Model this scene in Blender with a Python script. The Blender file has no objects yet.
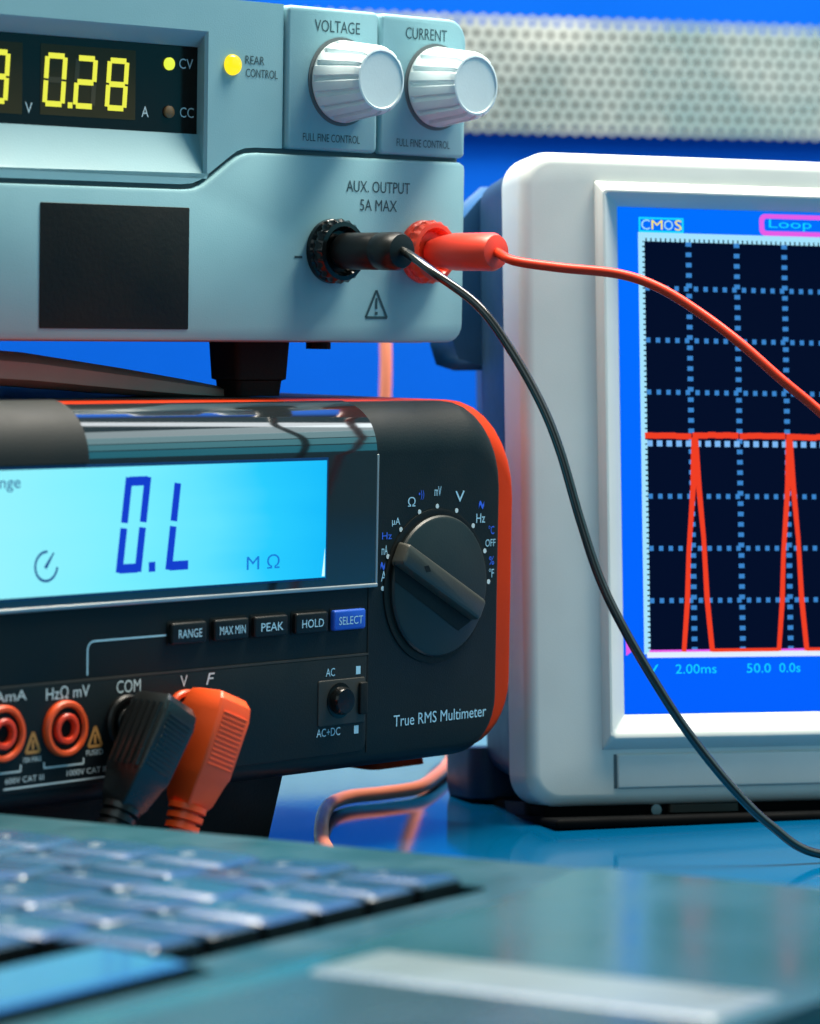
import bpy, bmesh, math, random
from mathutils import Vector, Matrix
random.seed(7)
S = bpy.context.scene
COL = S.collection
PI = math.pi

# ------------------------------------------------------------------ materials
def lin(c):
    return tuple(((x / 255) / 12.92 if x / 255 <= .04045 else ((x / 255 + .055) / 1.055) ** 2.4) for x in c)

def pbr(name, col, rough=.45, metal=0., spec=.5, bump=0., bscale=1500., var=.05, vscale=60., coat=0., rvar=.08, ior=1.5):
    m = bpy.data.materials.new(name); m.use_nodes = True
    nt = m.node_tree; b = nt.nodes['Principled BSDF']
    b.inputs['Roughness'].default_value = rough
    b.inputs['Metallic'].default_value = metal
    b.inputs['Specular IOR Level'].default_value = spec
    b.inputs['Coat Weight'].default_value = coat
    b.inputs['IOR'].default_value = ior
    tc = nt.nodes.new('ShaderNodeTexCoord')
    nz = nt.nodes.new('ShaderNodeTexNoise'); nz.inputs['Scale'].default_value = vscale; nz.inputs['Detail'].default_value = 4
    nt.links.new(tc.outputs['Object'], nz.inputs['Vector'])
    mr = nt.nodes.new('ShaderNodeMapRange'); mr.inputs['From Min'].default_value = .3; mr.inputs['From Max'].default_value = .7
    mr.inputs['To Min'].default_value = 1 - var; mr.inputs['To Max'].default_value = 1 + var
    nt.links.new(nz.outputs['Fac'], mr.inputs['Value'])
    mx = nt.nodes.new('ShaderNodeMix'); mx.data_type = 'RGBA'; mx.blend_type = 'MULTIPLY'; mx.inputs[0].default_value = 1
    mx.inputs[6].default_value = (*col, 1)
    nt.links.new(mr.outputs[0], mx.inputs[7]); nt.links.new(mx.outputs[2], b.inputs['Base Color'])
    m2 = nt.nodes.new('ShaderNodeMapRange'); m2.inputs['From Min'].default_value = .3; m2.inputs['From Max'].default_value = .7
    m2.inputs['To Min'].default_value = max(.02, rough - rvar * rough * 2); m2.inputs['To Max'].default_value = rough + rvar * rough * 2
    nt.links.new(nz.outputs['Fac'], m2.inputs['Value']); nt.links.new(m2.outputs[0], b.inputs['Roughness'])
    if bump:
        n2 = nt.nodes.new('ShaderNodeTexNoise'); n2.inputs['Scale'].default_value = bscale; n2.inputs['Detail'].default_value = 2
        nt.links.new(tc.outputs['Object'], n2.inputs['Vector'])
        bp = nt.nodes.new('ShaderNodeBump'); bp.inputs['Strength'].default_value = bump; bp.inputs['Distance'].default_value = .0003
        nt.links.new(n2.outputs['Fac'], bp.inputs['Height']); nt.links.new(bp.outputs[0], b.inputs['Normal'])
    return m

def glow(name, col, strength=1., rough=.25, spec=.3, col2=None, axis=0, var=0.):
    m = bpy.data.materials.new(name); m.use_nodes = True
    nt = m.node_tree; b = nt.nodes['Principled BSDF']
    b.inputs['Base Color'].default_value = (.001, .001, .0015, 1)
    b.inputs['Roughness'].default_value = rough; b.inputs['Specular IOR Level'].default_value = spec
    b.inputs['Emission Color'].default_value = (*col, 1); b.inputs['Emission Strength'].default_value = strength
    if col2:
        tc = nt.nodes.new('ShaderNodeTexCoord'); sp = nt.nodes.new('ShaderNodeSeparateXYZ')
        nt.links.new(tc.outputs['Generated'], sp.inputs[0])
        nz = nt.nodes.new('ShaderNodeTexNoise'); nz.inputs['Scale'].default_value = 3.
        nt.links.new(tc.outputs['Generated'], nz.inputs['Vector'])
        ma = nt.nodes.new('ShaderNodeMath'); ma.operation = 'MULTIPLY_ADD'; ma.inputs[1].default_value = var; ma.inputs[2].default_value = -var / 2
        nt.links.new(nz.outputs['Fac'], ma.inputs[0])
        ad = nt.nodes.new('ShaderNodeMath'); ad.operation = 'ADD'
        nt.links.new(sp.outputs[axis], ad.inputs[0]); nt.links.new(ma.outputs[0], ad.inputs[1])
        rp = nt.nodes.new('ShaderNodeValToRGB')
        els = rp.color_ramp.elements
        stops = [(0., col)] + (col2 if isinstance(col2, list) else [(1., col2)])
        els[0].position = stops[0][0]; els[0].color = (*stops[0][1], 1)
        els[1].position = stops[-1][0]; els[1].color = (*stops[-1][1], 1)
        for p, c in stops[1:-1]:
            e = els.new(p); e.color = (*c, 1)
        nt.links.new(ad.outputs[0], rp.inputs[0]); nt.links.new(rp.outputs[0], b.inputs['Emission Color'])
    return m

M = {}
M['grey'] = pbr('light_grey_plastic', (.22, .42, .47), .42, bump=.12, bscale=2500, var=.03)
M['scopegrey'] = pbr('warm_grey_plastic', (.60, .65, .63), .40, bump=.10, bscale=2500, var=.03)
M['groove'] = pbr('groove_grey', (.10, .13, .14), .6)
M['knob'] = pbr('knob_plastic', (.60, .72, .74), .36, bump=.08)
M['navyprint'] = pbr('dark_print', (.028, .07, .085), .5)
M['blackprint'] = pbr('black_sticker', (.006, .007, .006), .5, spec=.25, bump=.2, bscale=900)
M['window'] = pbr('smoked_window', (.008, .005, .004), .18, spec=.3)
M['module'] = pbr('led_module', (.045, .035, .012), .4, spec=.2)
M['seg'] = glow('lit_yellow_segment', lin((232, 234, 70)), 1.05)
M['segoff'] = pbr('unlit_segment', (.075, .05, .015), .45)
M['whiteprint'] = pbr('white_print', (.55, .66, .68), .5)
M['blueprint'] = pbr('blue_print', (.03, .13, .75), .45)
M['yellowled'] = glow('lit_yellow_lamp', lin((255, 225, 30)), 1.2, rough=.15)
M['greenled'] = glow('lit_green_lamp', lin((225, 240, 70)), 1.1)
M['amber'] = pbr('unlit_amber_lamp', (.22, .12, .05), .3)
M['black'] = pbr('black_plastic', (.006, .007, .007), .38, spec=.3, bump=.1)
M['blackgloss'] = pbr('glossy_black_plastic', (.005, .006, .006), .16, spec=.35)
M['blackrub'] = pbr('black_rubber', (.006, .007, .007), .6, spec=.2, bump=.25, bscale=1200)
M['blackplug'] = pbr('black_plug_plastic', (.008, .009, .009), .30, spec=.6, bump=.15)
M['void'] = pbr('shadow_black', (.0025, .003, .0035), .8, spec=.05)  # near-black for the painted shadow under the oscilloscope
M['mmface'] = pbr('charcoal_face', (.004, .0095, .0115), .48, spec=.22, bump=.18, bscale=2200)
M['mmlow'] = pbr('charcoal_lower_face', (.006, .011, .0125), .5, spec=.25, bump=.18, bscale=2200)
M['mmcover'] = pbr('matt_dark_cover', (.012, .015, .015), .55, spec=.2, bump=.1)
M['mmrear'] = pbr('dark_grey_case', (.06, .075, .075), .5, bump=.1)
M['handle'] = pbr('grey_handle', (.30, .30, .25), .35, bump=.1)
M['orange'] = pbr('orange_rubber', (.48, .030, .002), .5, spec=.15, bump=.12)
M['red'] = pbr('red_plastic', (.78, .045, .012), .36, bump=.08)
M['redor'] = pbr('orange_red_plastic', (.85, .085, .012), .40, bump=.08)
M['redgrip'] = pbr('coral_red_plastic', (.85, .06, .03), .42)
M['visor'] = pbr('visor_gloss', (.010, .014, .016), .06, spec=1.0, coat=.3, ior=1.85, var=.0, rvar=.02)
M['edge_highlight'] = pbr('highlight_strip', (.42, .44, .44), .35, metal=.7)  # bright colour for the painted highlight on the visor edge
M['lcd'] = glow('lcd_backlight', lin((168, 248, 255)), 1.0, rough=.3, spec=.2,
                col2=[(.55, lin((120, 238, 255))), (.72, lin((95, 226, 255))), (.85, lin((40, 205, 255))), (1., lin((22, 190, 252)))], axis=0, var=.12)
M['lcdframe'] = pbr('display_border_blue', (.004, .05, .17), .3)
M['lcdedge'] = glow('lcd_edge_light', lin((205, 255, 255)), 1.05)
M['lcdseg'] = glow('lcd_segment', lin((18, 62, 205)), 1.0, spec=.1)
M['lcdmark'] = glow('lcd_dark_mark', lin((22, 70, 150)), .8, spec=.1)
M['lcdfaint'] = glow('lcd_faint_mark', lin((25, 120, 215)), 1., spec=.1)
M['dial'] = pbr('dial_grey', (.007, .014, .014), .45, bump=.1)
M['dialgrip'] = pbr('dial_grip_grey', (.045, .046, .036), .42, bump=.1)
M['bluebtn'] = pbr('blue_button', (.015, .10, .55), .4)
M['cyanprint'] = pbr('pale_cyan_print', (.35, .62, .75), .5)
M['warn'] = pbr('amber_print', (.42, .20, .05), .5)
M['brown'] = pbr('brown_recess', (.026, .024, .018), .5)
M['steel'] = pbr('steel', (.55, .55, .53), .28, metal=1)
M['navy'] = pbr('navy_case', (.004, .06, .15), .5, bump=.1)
M['navydark'] = pbr('dark_navy_case', (.003, .04, .095), .5, bump=.1)
# oscilloscope screen
M['scr'] = glow('screen_blue', lin((0, 96, 255)), 1., rough=.35, spec=.05, col2=[(1., lin((0, 112, 255)))], axis=2)
M['grid'] = glow('screen_navy', lin((1, 12, 40)), 1., rough=.4, spec=.02)
M['dot'] = glow('screen_dot', lin((58, 132, 205)), 1., spec=.1)
M['dotw'] = glow('screen_bright_dot', lin((125, 185, 245)), 1., spec=.1)
M['line'] = glow('screen_pale_line', lin((165, 228, 255)), 1., spec=.1)
M['linew'] = glow('screen_white_line', lin((225, 240, 255)), 1., spec=.1)
M['trace'] = glow('screen_red_trace', lin((240, 62, 34)), 1., spec=.1)
M['pink'] = glow('screen_pink', lin((232, 92, 232)), 1., spec=.1)
M['cyan'] = glow('screen_cyan', lin((20, 215, 255)), 1., spec=.1)
M['yel'] = glow('screen_yellow', lin((250, 235, 110)), 1., spec=.1)
# setting
M['wall'] = pbr('blue_wall_paint', (.0002, .075, .44), .6, spec=.05, var=.06, vscale=9, bump=.1, bscale=300)
M['bench'] = pbr('blue_bench_laminate', (.0002, .07, .17), .07, spec=.22, var=.06, vscale=25, bump=.04, bscale=500)
M['trim'] = pbr('pale_trim', (.36, .56, .60), .5, var=.1)
M['perf'] = pbr('perforated_metal', (.60, .59, .53), .30, metal=.75, var=.10, vscale=24, rvar=.3)
M['perfback'] = pbr('grey_backing', (.07, .07, .06), .6)
M['wire_black'] = pbr('black_wire', (.010, .012, .011), .20, spec=.9)
M['wire_red'] = pbr('red_wire', (.60, .035, .010), .38, spec=.25)
M['wire_pink'] = pbr('coral_wire', (.95, .30, .17), .4)
M['palm'] = pbr('grey_palm_rest', (.018, .080, .10), .20, spec=.45, var=.05, vscale=30, rvar=.15)
M['deck'] = pbr('dark_grey_deck', (.006, .050, .066), .38, spec=.35, var=.05, rvar=.15)
M['well'] = pbr('key_side_shade', (.006, .008, .009), .3)  # lower key sides only, their shade put into the colour
M['key'] = pbr('key_plastic', (.006, .048, .095), .26, spec=.7, bump=.05)
M['keyglossy'] = pbr('glossy_key', (.02, .10, .20), .15, spec=.8)
M['keyprint'] = pbr('key_print', (.42, .46, .46), .4)
M['padrim'] = pbr('pale_pad_rim', (.13, .18, .185), .3)
M['padtop'] = pbr('track_pad', (.020, .055, .068), .26, spec=.4)

# ------------------------------------------------------------------ mesh builder (millimetres, u = right, v = up, n = out of the face)
class MB:
    def __init__(s, base=(0, 0, 0)):
        s.bm = bmesh.new(); s.base = base; s.mi = 0
    def p(s, u, v, n=0.):
        return s.bm.verts.new(((u - s.base[0]) * .001, -(n - s.base[2]) * .001, (v - s.base[1]) * .001))
    def face(s, vs):
        try:
            f = s.bm.faces.new(vs); f.material_index = s.mi; return f
        except ValueError:
            return None
    def loft(s, loops, cap0=True, cap1=True, close=True):
        R = [[s.p(*q) for q in L] for L in loops]
        k = len(R[0])
        for a, b in zip(R, R[1:]):
            for i in range(k if close else k - 1):
                j = (i + 1) % k
                s.face((a[i], a[j], b[j], b[i]))
        if cap0: s.face(list(reversed(R[0])))
        if cap1: s.face(R[-1])
        return R
    def plate(s, u0, u1, v0, v1, n0, n1, r=1., bev=.4, seg=5):
        L = [[(u, v, n0) for u, v in rrect(u0, u1, v0, v1, r, seg)]]
        for a in (0, 30, 60, 90):
            i = bev * (1 - math.cos(math.radians(a))); d = bev * (1 - math.sin(math.radians(a)))
            L.append([(u, v, n1 - d) for u, v in rrect(u0 + i, u1 - i, v0 + i, v1 - i, tuple(max(.05, q - i) for q in r) if isinstance(r, tuple) else max(.05, r - i), seg)])
        return s.loft(L)
    def polyplate(s, pts, n0, n1, bev=.4):
        L = [[(u, v, n0) for u, v in pts], [(u, v, n1 - bev) for u, v in pts]]
        q = offset(pts, bev * .3); L.append([(u, v, n1 - bev * .3) for u, v in q])
        q = offset(pts, bev); L.append([(u, v, n1) for u, v in q])
        return s.loft(L)
    def holed(s, outer, holes, n):
        es = []
        for L in [outer] + holes:
            vs = [s.p(u, v, n) for u, v in L]
            es += [s.bm.edges.new((vs[i], vs[(i + 1) % len(vs)])) for i in range(len(vs))]
        r = bmesh.ops.triangle_fill(s.bm, use_beauty=True, use_dissolve=False, edges=es)
        for g in r['geom']:
            if isinstance(g, bmesh.types.BMFace): g.material_index = s.mi
    def box(s, u0, u1, v0, v1, n0, n1):
        return s.loft([[(u0, v0, n0), (u1, v0, n0), (u1, v1, n0), (u0, v1, n0)], [(u0, v0, n1), (u1, v0, n1), (u1, v1, n1), (u0, v1, n1)]])
    def quad(s, u0, u1, v0, v1, n):
        s.face([s.p(u0, v0, n), s.p(u1, v0, n), s.p(u1, v1, n), s.p(u0, v1, n)])
    def poly(s, pts, n):
        s.face([s.p(u, v, n) for u, v in pts])
    def stroke(s, a, b, w, n, w2=None):
        d = Vector((b[0] - a[0], b[1] - a[1])); d.normalize(); q = Vector((-d.y, d.x)) * w / 2; q2 = q if w2 is None else q / w * w2
        s.poly([(a[0] - q.x, a[1] - q.y), (b[0] - q2.x, b[1] - q2.y), (b[0] + q2.x, b[1] + q2.y), (a[0] + q.x, a[1] + q.y)], n)
    def lathe(s, cu, cv, prof, seg=40, mod=None, cap0=True, cap1=True):
        L = []
        for r, n in prof:
            ring = []
            for i in range(seg):
                t = 2 * PI * i / seg
                rr = r * (mod(t, n) if mod else 1)
                ring.append((cu + rr * math.cos(t), cv + rr * math.sin(t), n))
            L.append(ring)
        return s.loft(L, cap0, cap1)
    def ring(s, cu, cv, r0, r1, n, seg=40):
        a = [s.p(cu + r0 * math.cos(2 * PI * i / seg), cv + r0 * math.sin(2 * PI * i / seg), n) for i in range(seg)]
        b = [s.p(cu + r1 * math.cos(2 * PI * i / seg), cv + r1 * math.sin(2 * PI * i / seg), n) for i in range(seg)]
        for i in range(seg): s.face((a[i], b[i], b[(i + 1) % seg], a[(i + 1) % seg]))
    def build(s, name, mats, parent=None, smooth=32):
        bmesh.ops.remove_doubles(s.bm, verts=s.bm.verts, dist=1e-7)
        bmesh.ops.recalc_face_normals(s.bm, faces=s.bm.faces)
        me = bpy.data.meshes.new(name); s.bm.to_mesh(me); s.bm.free()
        for m in (mats if isinstance(mats, (list, tuple)) else [mats]): me.materials.append(m)
        if smooth:
            me.shade_smooth(); me.set_sharp_from_angle(angle=math.radians(smooth))
        o = bpy.data.objects.new(name, me); COL.objects.link(o)
        if parent: o.parent = parent
        return o

def rrect(u0, u1, v0, v1, r, seg=5):
    rs = r if isinstance(r, (tuple, list)) else (r, r, r, r)      # bottom-left, bottom-right, top-right, top-left
    out = []
    for (cu, cv, a0), q in zip(((u0, v0, PI), (u1, v0, 1.5 * PI), (u1, v1, 0), (u0, v1, .5 * PI)), rs):
        q = max(q, .02)
        x = cu + (q if cu == u0 else -q); y = cv + (q if cv == v0 else -q)
        for i in range(seg + 1):
            a = a0 + .5 * PI * i / seg
            out.append((x + q * math.cos(a), y + q * math.sin(a)))
    return out

def offset(pts, d):
    n = len(pts); out = []
    for i in range(n):
        a, b, c = Vector(pts[i - 1]), Vector(pts[i]), Vector(pts[(i + 1) % n])
        e1 = (b - a).normalized(); e2 = (c - b).normalized()
        n1 = Vector((-e1.y, e1.x)); n2 = Vector((-e2.y, e2.x))
        m = (n1 + n2); k = d / max(.3, 1 + n1.dot(n2)) ; q = b + m * k
        out.append((q.x, q.y))
    return out

def arcpts(cu, cv, r, a0, a1, k):
    return [(cu + r * math.cos(math.radians(a0 + (a1 - a0) * i / k)), cv + r * math.sin(math.radians(a0 + (a1 - a0) * i / k))) for i in range(k + 1)]

def thing(name, label, cat, loc, rot=None, group=None):
    o = bpy.data.objects.new(name, None); COL.objects.link(o)
    o.empty_display_size = .02
    if rot is not None: o.rotation_euler = rot.to_euler()
    o.location = loc
    tag(o, label, cat, group); return o
def tag(o, label, cat, group=None):
    o['label'] = label; o['category'] = cat
    if group: o['group'] = group
    return o

class Dev:
    """a device frame: anchor point in the world, yaw / lean back / roll, and the local base where its Empty stands"""
    def __init__(s, O, yaw, lean, roll, base):
        R = Matrix.Rotation(math.radians(yaw), 3, 'Z') @ Matrix.Rotation(math.radians(-lean), 3, 'X') @ Matrix.Rotation(math.radians(-roll), 3, 'Y')
        s.R = R; s.base = base
        s.loc = Vector(O) + R @ Vector((base[0] * .001, -base[2] * .001, base[1] * .001)); s.O = Vector(O)
    def mb(s): return MB(s.base)
    def W(s, u, v, n=0.): return s.O + s.R @ Vector((u * .001, -n * .001, v * .001))

_dg = None
def text(dev, body, u, v, w, h, n, mat, parent, name='lettering', rot=0., bold=0., slant=0.):
    """lettering fitted to a box w x h centred on (u, v)"""
    cu = bpy.data.curves.new('t', 'FONT'); cu.body = body; cu.resolution_u = 3; cu.offset = bold
    cu.align_x = 'LEFT'
    ob = bpy.data.objects.new('t', cu); COL.objects.link(ob)
    dg = bpy.context.evaluated_depsgraph_get(); dg.update()
    me = bpy.data.meshes.new_from_object(ob.evaluated_get(dg))
    bpy.data.objects.remove(ob); bpy.data.curves.remove(cu)
    xs = [q.co.x for q in me.vertices]; ys = [q.co.y for q in me.vertices]
    x0, x1, y0, y1 = min(xs), max(xs), min(ys), max(ys)
    if w is None: w = (x1 - x0) / (y1 - y0) * h
    c, s_ = math.cos(math.radians(rot)), math.sin(math.radians(rot))
    for q in me.vertices:
        y = ((q.co.y - y0) / (y1 - y0) - .5) * h
        x = ((q.co.x - x0) / (x1 - x0) - .5) * w + slant * y
        uu, vv = u + x * c - y * s_, v + x * s_ + y * c
        q.co = ((uu - dev.base[0]) * .001, -(n - dev.base[2]) * .001, (vv - dev.base[1]) * .001)
    me.name = name
    me.materials.append(mat)
    o = bpy.data.objects.new(name, me); COL.objects.link(o); o.parent = parent
    return o

def catmull(pts, k=10):
    P = [Vector(p) for p in pts]; P = [2 * P[0] - P[1]] + P + [2 * P[-1] - P[-2]]
    out = []
    for i in range(1, len(P) - 2):
        a, b, c, d = P[i - 1:i + 3]
        for j in range(k):
            t = j / k
            out.append(.5 * (2 * b + (c - a) * t + (2 * a - 5 * b + 4 * c - d) * t * t + (3 * b - a - 3 * c + d) * t ** 3))
    out.append(P[-2]); return out

def tube(name, pts, r, mat, parent=None, k=10, seg=12, org=Vector((0, 0, 0)), inv=None):
    """smooth round cable through world points, stored in the frame of its thing"""
    C = catmull(pts, k); bm = bmesh.new(); rings = []
    up = Vector((0, 0, 1)); prev = None
    for i, p in enumerate(C):
        t = (C[min(i + 1, len(C) - 1)] - C[max(i - 1, 0)]).normalized()
        if prev is None: prev = t.cross(Vector((.3, .5, .81))).normalized()
        nrm = (prev - t * prev.dot(t)).normalized(); prev = nrm; bi = t.cross(nrm)
        ring = []
        for j in range(seg):
            a = 2 * PI * j / seg
            q = p + (nrm * math.cos(a) + bi * math.sin(a)) * r - org
            if inv is not None: q = inv @ q
            ring.append(bm.verts.new(q))
        rings.append(ring)
    for a, b in zip(rings, rings[1:]):
        for j in range(seg): bm.faces.new((a[j], a[(j + 1) % seg], b[(j + 1) % seg], b[j]))
    bm.faces.new(list(reversed(rings[0]))); bm.faces.new(rings[-1])
    me = bpy.data.meshes.new(name); bm.to_mesh(me); bm.free(); me.materials.append(mat); me.shade_smooth()
    o = bpy.data.objects.new(name, me); COL.objects.link(o)
    if parent: o.parent = parent
    return o

# ------------------------------------------------------------------ setting
cw, sw = math.cos(math.radians(19)), math.sin(math.radians(19))
WO = Vector((.0863, 1.3, 0))
def wallp(u, z, d=0.):     # u along the wall, d metres in front of it
    return WO + Vector((cw, sw, 0)) * u + Vector((sw, -cw, 0)) * d + Vector((0, 0, z))
def worldbox(name, corners, h0, h1, mat, bev=.002):
    bm = bmesh.new()
    a = [bm.verts.new((x, y, h0)) for x, y in corners]; b = [bm.verts.new((x, y, h1)) for x, y in corners]
    k = len(a)
    for i in range(k): bm.faces.new((a[i], a[(i + 1) % k], b[(i + 1) % k], b[i]))
    bm.faces.new(list(reversed(a))); bm.faces.new(b)
    bmesh.ops.recalc_face_normals(bm, faces=bm.faces)
    if bev: bmesh.ops.bevel(bm, geom=bm.edges[:], offset=bev, segments=2, affect='EDGES')
    me = bpy.data.meshes.new(name); bm.to_mesh(me); bm.free(); me.materials.append(mat)
    o = bpy.data.objects.new(name, me); COL.objects.link(o); return o

a, b = wallp(-1.6, 0, .0005), wallp(1.4, 0, .0005)
bench = worldbox('bench_top', [(-1.5, .18), (1.5, .18), (b.x, b.y), (a.x, a.y)], -.03, 0, M['bench']); bench['kind'] = 'structure'
q = [wallp(-1.7, 0), wallp(1.5, 0), wallp(1.5, 0, -.03), wallp(-1.7, 0, -.03)]
wall = worldbox('wall', [(p.x, p.y) for p in q], -.4, 1.1, M['wall'], 0); wall['kind'] = 'structure'
q = [wallp(-1.6, 0, .0008), wallp(-1.6, 0, .008), wallp(1.4, 0, .008), wallp(1.4, 0, .0008)]
trim = worldbox('trim_board', [(p.x, p.y) for p in q], .0006, .037, M['trim'], .001)
tag(trim, 'pale blue trim board along the foot of the blue wall', 'trim board')

# perforated metal strip: hexagonal cells, each with a round hole, so its edges come out scalloped
def perforated():
    bm = bmesh.new(); pitch = .0049; rh = .00125; R = pitch / math.sqrt(3); rows = 10
    cols = 150; z0 = .2272 - (rows - 1) / 2 * pitch * math.sqrt(3) / 2
    t = .0008
    for k in range(rows):
        for i in range(cols):
            cu = -.42 + i * pitch + (pitch / 2 if k % 2 else 0); cz = z0 + k * pitch * math.sqrt(3) / 2
            ring_o = []; ring_i = []
            for j in range(12):
                aa = PI / 6 * j + PI / 6
                ro = R if j % 2 == 0 else R * math.cos(PI / 6)
                ring_o.append((cu + ro * math.cos(aa), cz + ro * math.sin(aa)))
                ring_i.append((cu + rh * math.cos(aa), cz + rh * math.sin(aa)))
            vo = [bm.verts.new(wallp(u, z, .0050) - WO) for u, z in ring_o]
            vi = [bm.verts.new(wallp(u, z, .0050) - WO) for u, z in ring_i]
            vb = [bm.verts.new(wallp(u, z, .0050 - t) - WO) for u, z in ring_i]
            for j in range(12):
                l = (j + 1) % 12
                bm.faces.new((vo[j], vo[l], vi[l], vi[j])); bm.faces.new((vi[j], vi[l], vb[l], vb[j]))
    bmesh.ops.remove_doubles(bm, verts=bm.verts, dist=1e-5)
    me = bpy.data.meshes.new('perforated_strip'); bm.to_mesh(me); bm.free(); me.materials.append(M['perf'])
    o = bpy.data.objects.new('perforated_strip', me); COL.objects.link(o); o.location = WO; return o
ps_ = perforated()
tag(ps_, 'cream perforated metal strip fixed across the blue wall above the oscilloscope', 'metal strip')
q = [wallp(-.425, 0, .0028), wallp(.32, 0, .0028), wallp(.32, 0, .0033), wallp(-.425, 0, .0033)]
bk = worldbox('backing', [(p.x - WO.x, p.y - WO.y) for p in q], .2085, .2455, M['perfback'], 0); bk.parent = ps_
for uu in (-.40, -.10, .20):                        # short standoffs that carry the strip
    q = [wallp(uu - .004, 0, .0003), wallp(uu + .004, 0, .0003), wallp(uu + .004, 0, .0027), wallp(uu - .004, 0, .0027)]
    so = worldbox('standoff', [(p.x - WO.x, p.y - WO.y) for p in q], .2075, .2455, M['steel'], 0); so.parent = ps_

# ------------------------------------------------------------------ bench power supply
D = Dev((.0132, .91, .1509), 43, -1.3, 0, (-70, -38, -60))
psu = thing('power_supply', 'pale grey bench power supply with two ribbed knobs and a yellow 0.28 readout', 'power supply', D.loc, D.R)
b = D.mb()
L = [[(u, v, -215.) for u, v in rrect(-192, .5, -24.6, 60.6, 6)]]
L += [[(u, v, n) for u, v in rrect(-192 + i, .5 - i, -24.6 + i, 60.6 - i, 6 - i)] for n, i in ((-9, 0), (-7.2, .4), (-6.3, 1.2))]
b.loft(L); b.build('casing', M['grey'], psu)
seam = [(-192, 12.1), (-95, 12.7), (-91.5, 13.0), (-88.8, 13.9), (-86, 15.6), (-79.5, 20.0), (-77, 21.5), (-74.5, 22.3), (-71, 22.6), (.3, 22.9)]
# lower front panel, standing a little proud of the upper one
b = D.mb()
low = rrect(-192, .4, -24.3, 10, (3, 5, 1, 1))
low = [p for p in low if p[1] < 5] + [(.4, 20.8), (.1, 22.2), (-1.2, 22.9)] + list(reversed(seam[:-1]))
b.polyplate(low, -6.2, 1.2, 1.0); b.build('lower_panel', M['grey'], psu, 40)
# upper panel with the recess of the display
b = D.mb()
up = [(u, v + 1.3) for u, v in seam[:-1]] + [(-62.4, 24.0), (-62.4, 59.9), (-192, 59.9)]
hole = [(-191, 15.6), (-86.6, 15.6), (-86.6, 51.6), (-191, 51.6)]
b.holed(up, [hole], 0)
inn = [(-191, 26.6), (-85.7, 26.6), (-85.7, 48.0), (-191, 48.0)]
mid = [(-191, 16.8), (-87.2, 16.8), (-87.2, 50.6), (-191, 50.6)]
b.loft([[(u, v, 0) for u, v in hole], [(u, v, -.8) for u, v in mid], [(u, v, -4.6) for u, v in inn], [(u, v, -6) for u, v in inn]], False, False)
b.loft([[(u, v, -6.2) for u, v in up], [(u, v, 0) for u, v in up]], False, False)
b.build('upper_panel', M['grey'], psu, 25)
# two tiles that carry the knobs
for u0, u1 in ((-61.6, -30.9), (-30.0, .3)):
    b = D.mb(); b.plate(u0, u1, 24.0, 59.9, -6.2, .9, (1.5, 1.5, 1.5 if u1 < -1 else 6, 1.5), .9); b.build('knob_panel', M['grey'], psu)
b = D.mb(); b.quad(-85, -.4, 13, 24.5, -1.45); b.quad(-191, -85, 11.5, 14.5, -1.45); b.quad(-62.4, -61.5, 23, 59.5, -1.4); b.quad(-31.0, -29.9, 23, 59.5, -1.4); b.build('groove', M['groove'], psu, 0)
def knob(cu, cv):
    b = D.mb()
    def fl(t, n): return 1 if (n > 15.65 or n < 2.2) else 1 - .085 * (1 if (math.cos(16 * t + .3) > .55) else 0)
    prof = [(9.9, 1.0), (10.3, 1.4), (10.4, 2.0), (10.4, 2.3), (10.2, 3.5), (9.4, 9.2), (8.7, 14.4), (8.35, 15.3), (7.7, 16.0), (7.2, 16.1), (6.9, 15.8), (3, 15.7), (.2, 15.7)]
    b.lathe(cu, cv, prof, 112, fl); o = b.build('knob', M['knob'], psu, 28)
    b = D.mb(); b.lathe(cu, cv, [(11.2, .9), (11.2, 1.15), (10.0, 1.15)], 48, None, False, False); b.build('skirt', M['groove'], o)
    return o
knob(-43.6, 41.6); knob(-10.6, 42.0)
for body, u, v, w, h in (('VOLTAGE', -45.2, 55.3, 15.3, 3.0), ('CURRENT', -14.3, 55.4, 14.6, 3.0)):
    text(D, body, u, v, w, h, 1.0, M['navyprint'], psu)
for u, v, w in ((-46.7, 27.2, 19.3), (-14.8, 27.2, 18.9)):
    text(D, 'FULL FINE CONTROL', u, v, w, 2.0, 1.0, M['navyprint'], psu)
text(D, 'REAR', -71.7, 45.4, 6.2, 2.1, .12, M['navyprint'], psu)
text(D, 'CONTROL', -69.4, 42.2, 10.4, 2.1, .12, M['navyprint'], psu)
text(D, 'AUX. OUTPUT', -30.6, 15.4, 22.0, 2.9, 1.32, M['navyprint'], psu)
text(D, '5A MAX', -30.5, 10.7, 12.8, 2.9, 1.32, M['navyprint'], psu)
b = D.mb(); b.quad(-58.9, -56.3, -3.3, -2.7, 1.32); b.build('minus_mark', M['navyprint'], psu, 0)
b = D.mb()                                          # warning triangle with its exclamation stroke
for p, q in (((-34.4, -18), (-30.8, -11)), ((-30.8, -11), (-27.0, -18)), ((-27.0, -18), (-34.4, -18))): b.stroke(p, q, .7, 1.32)
b.stroke((-30.75, -13.0), (-30.75, -15.8), .75, 1.33); b.quad(-31.2, -30.3, -17.3, -16.5, 1.33)
b.build('warning_mark', M['navyprint'], psu, 0)
b = D.mb(); b.plate(-138.4, -93.2, -21.4, 8.3, 1.2, 1.5, .3, .1); o = b.build('blank_label', M['blackprint'], psu)
# status lamp
b = D.mb(); b.lathe(-79.0, 43.9, [(2.6, 0), (2.6, .3), (2.4, .9), (1.9, 1.35), (1., 1.6), (.1, 1.7)], 28); b.build('status_lamp', M['yellowled'], psu, 60)
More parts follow.
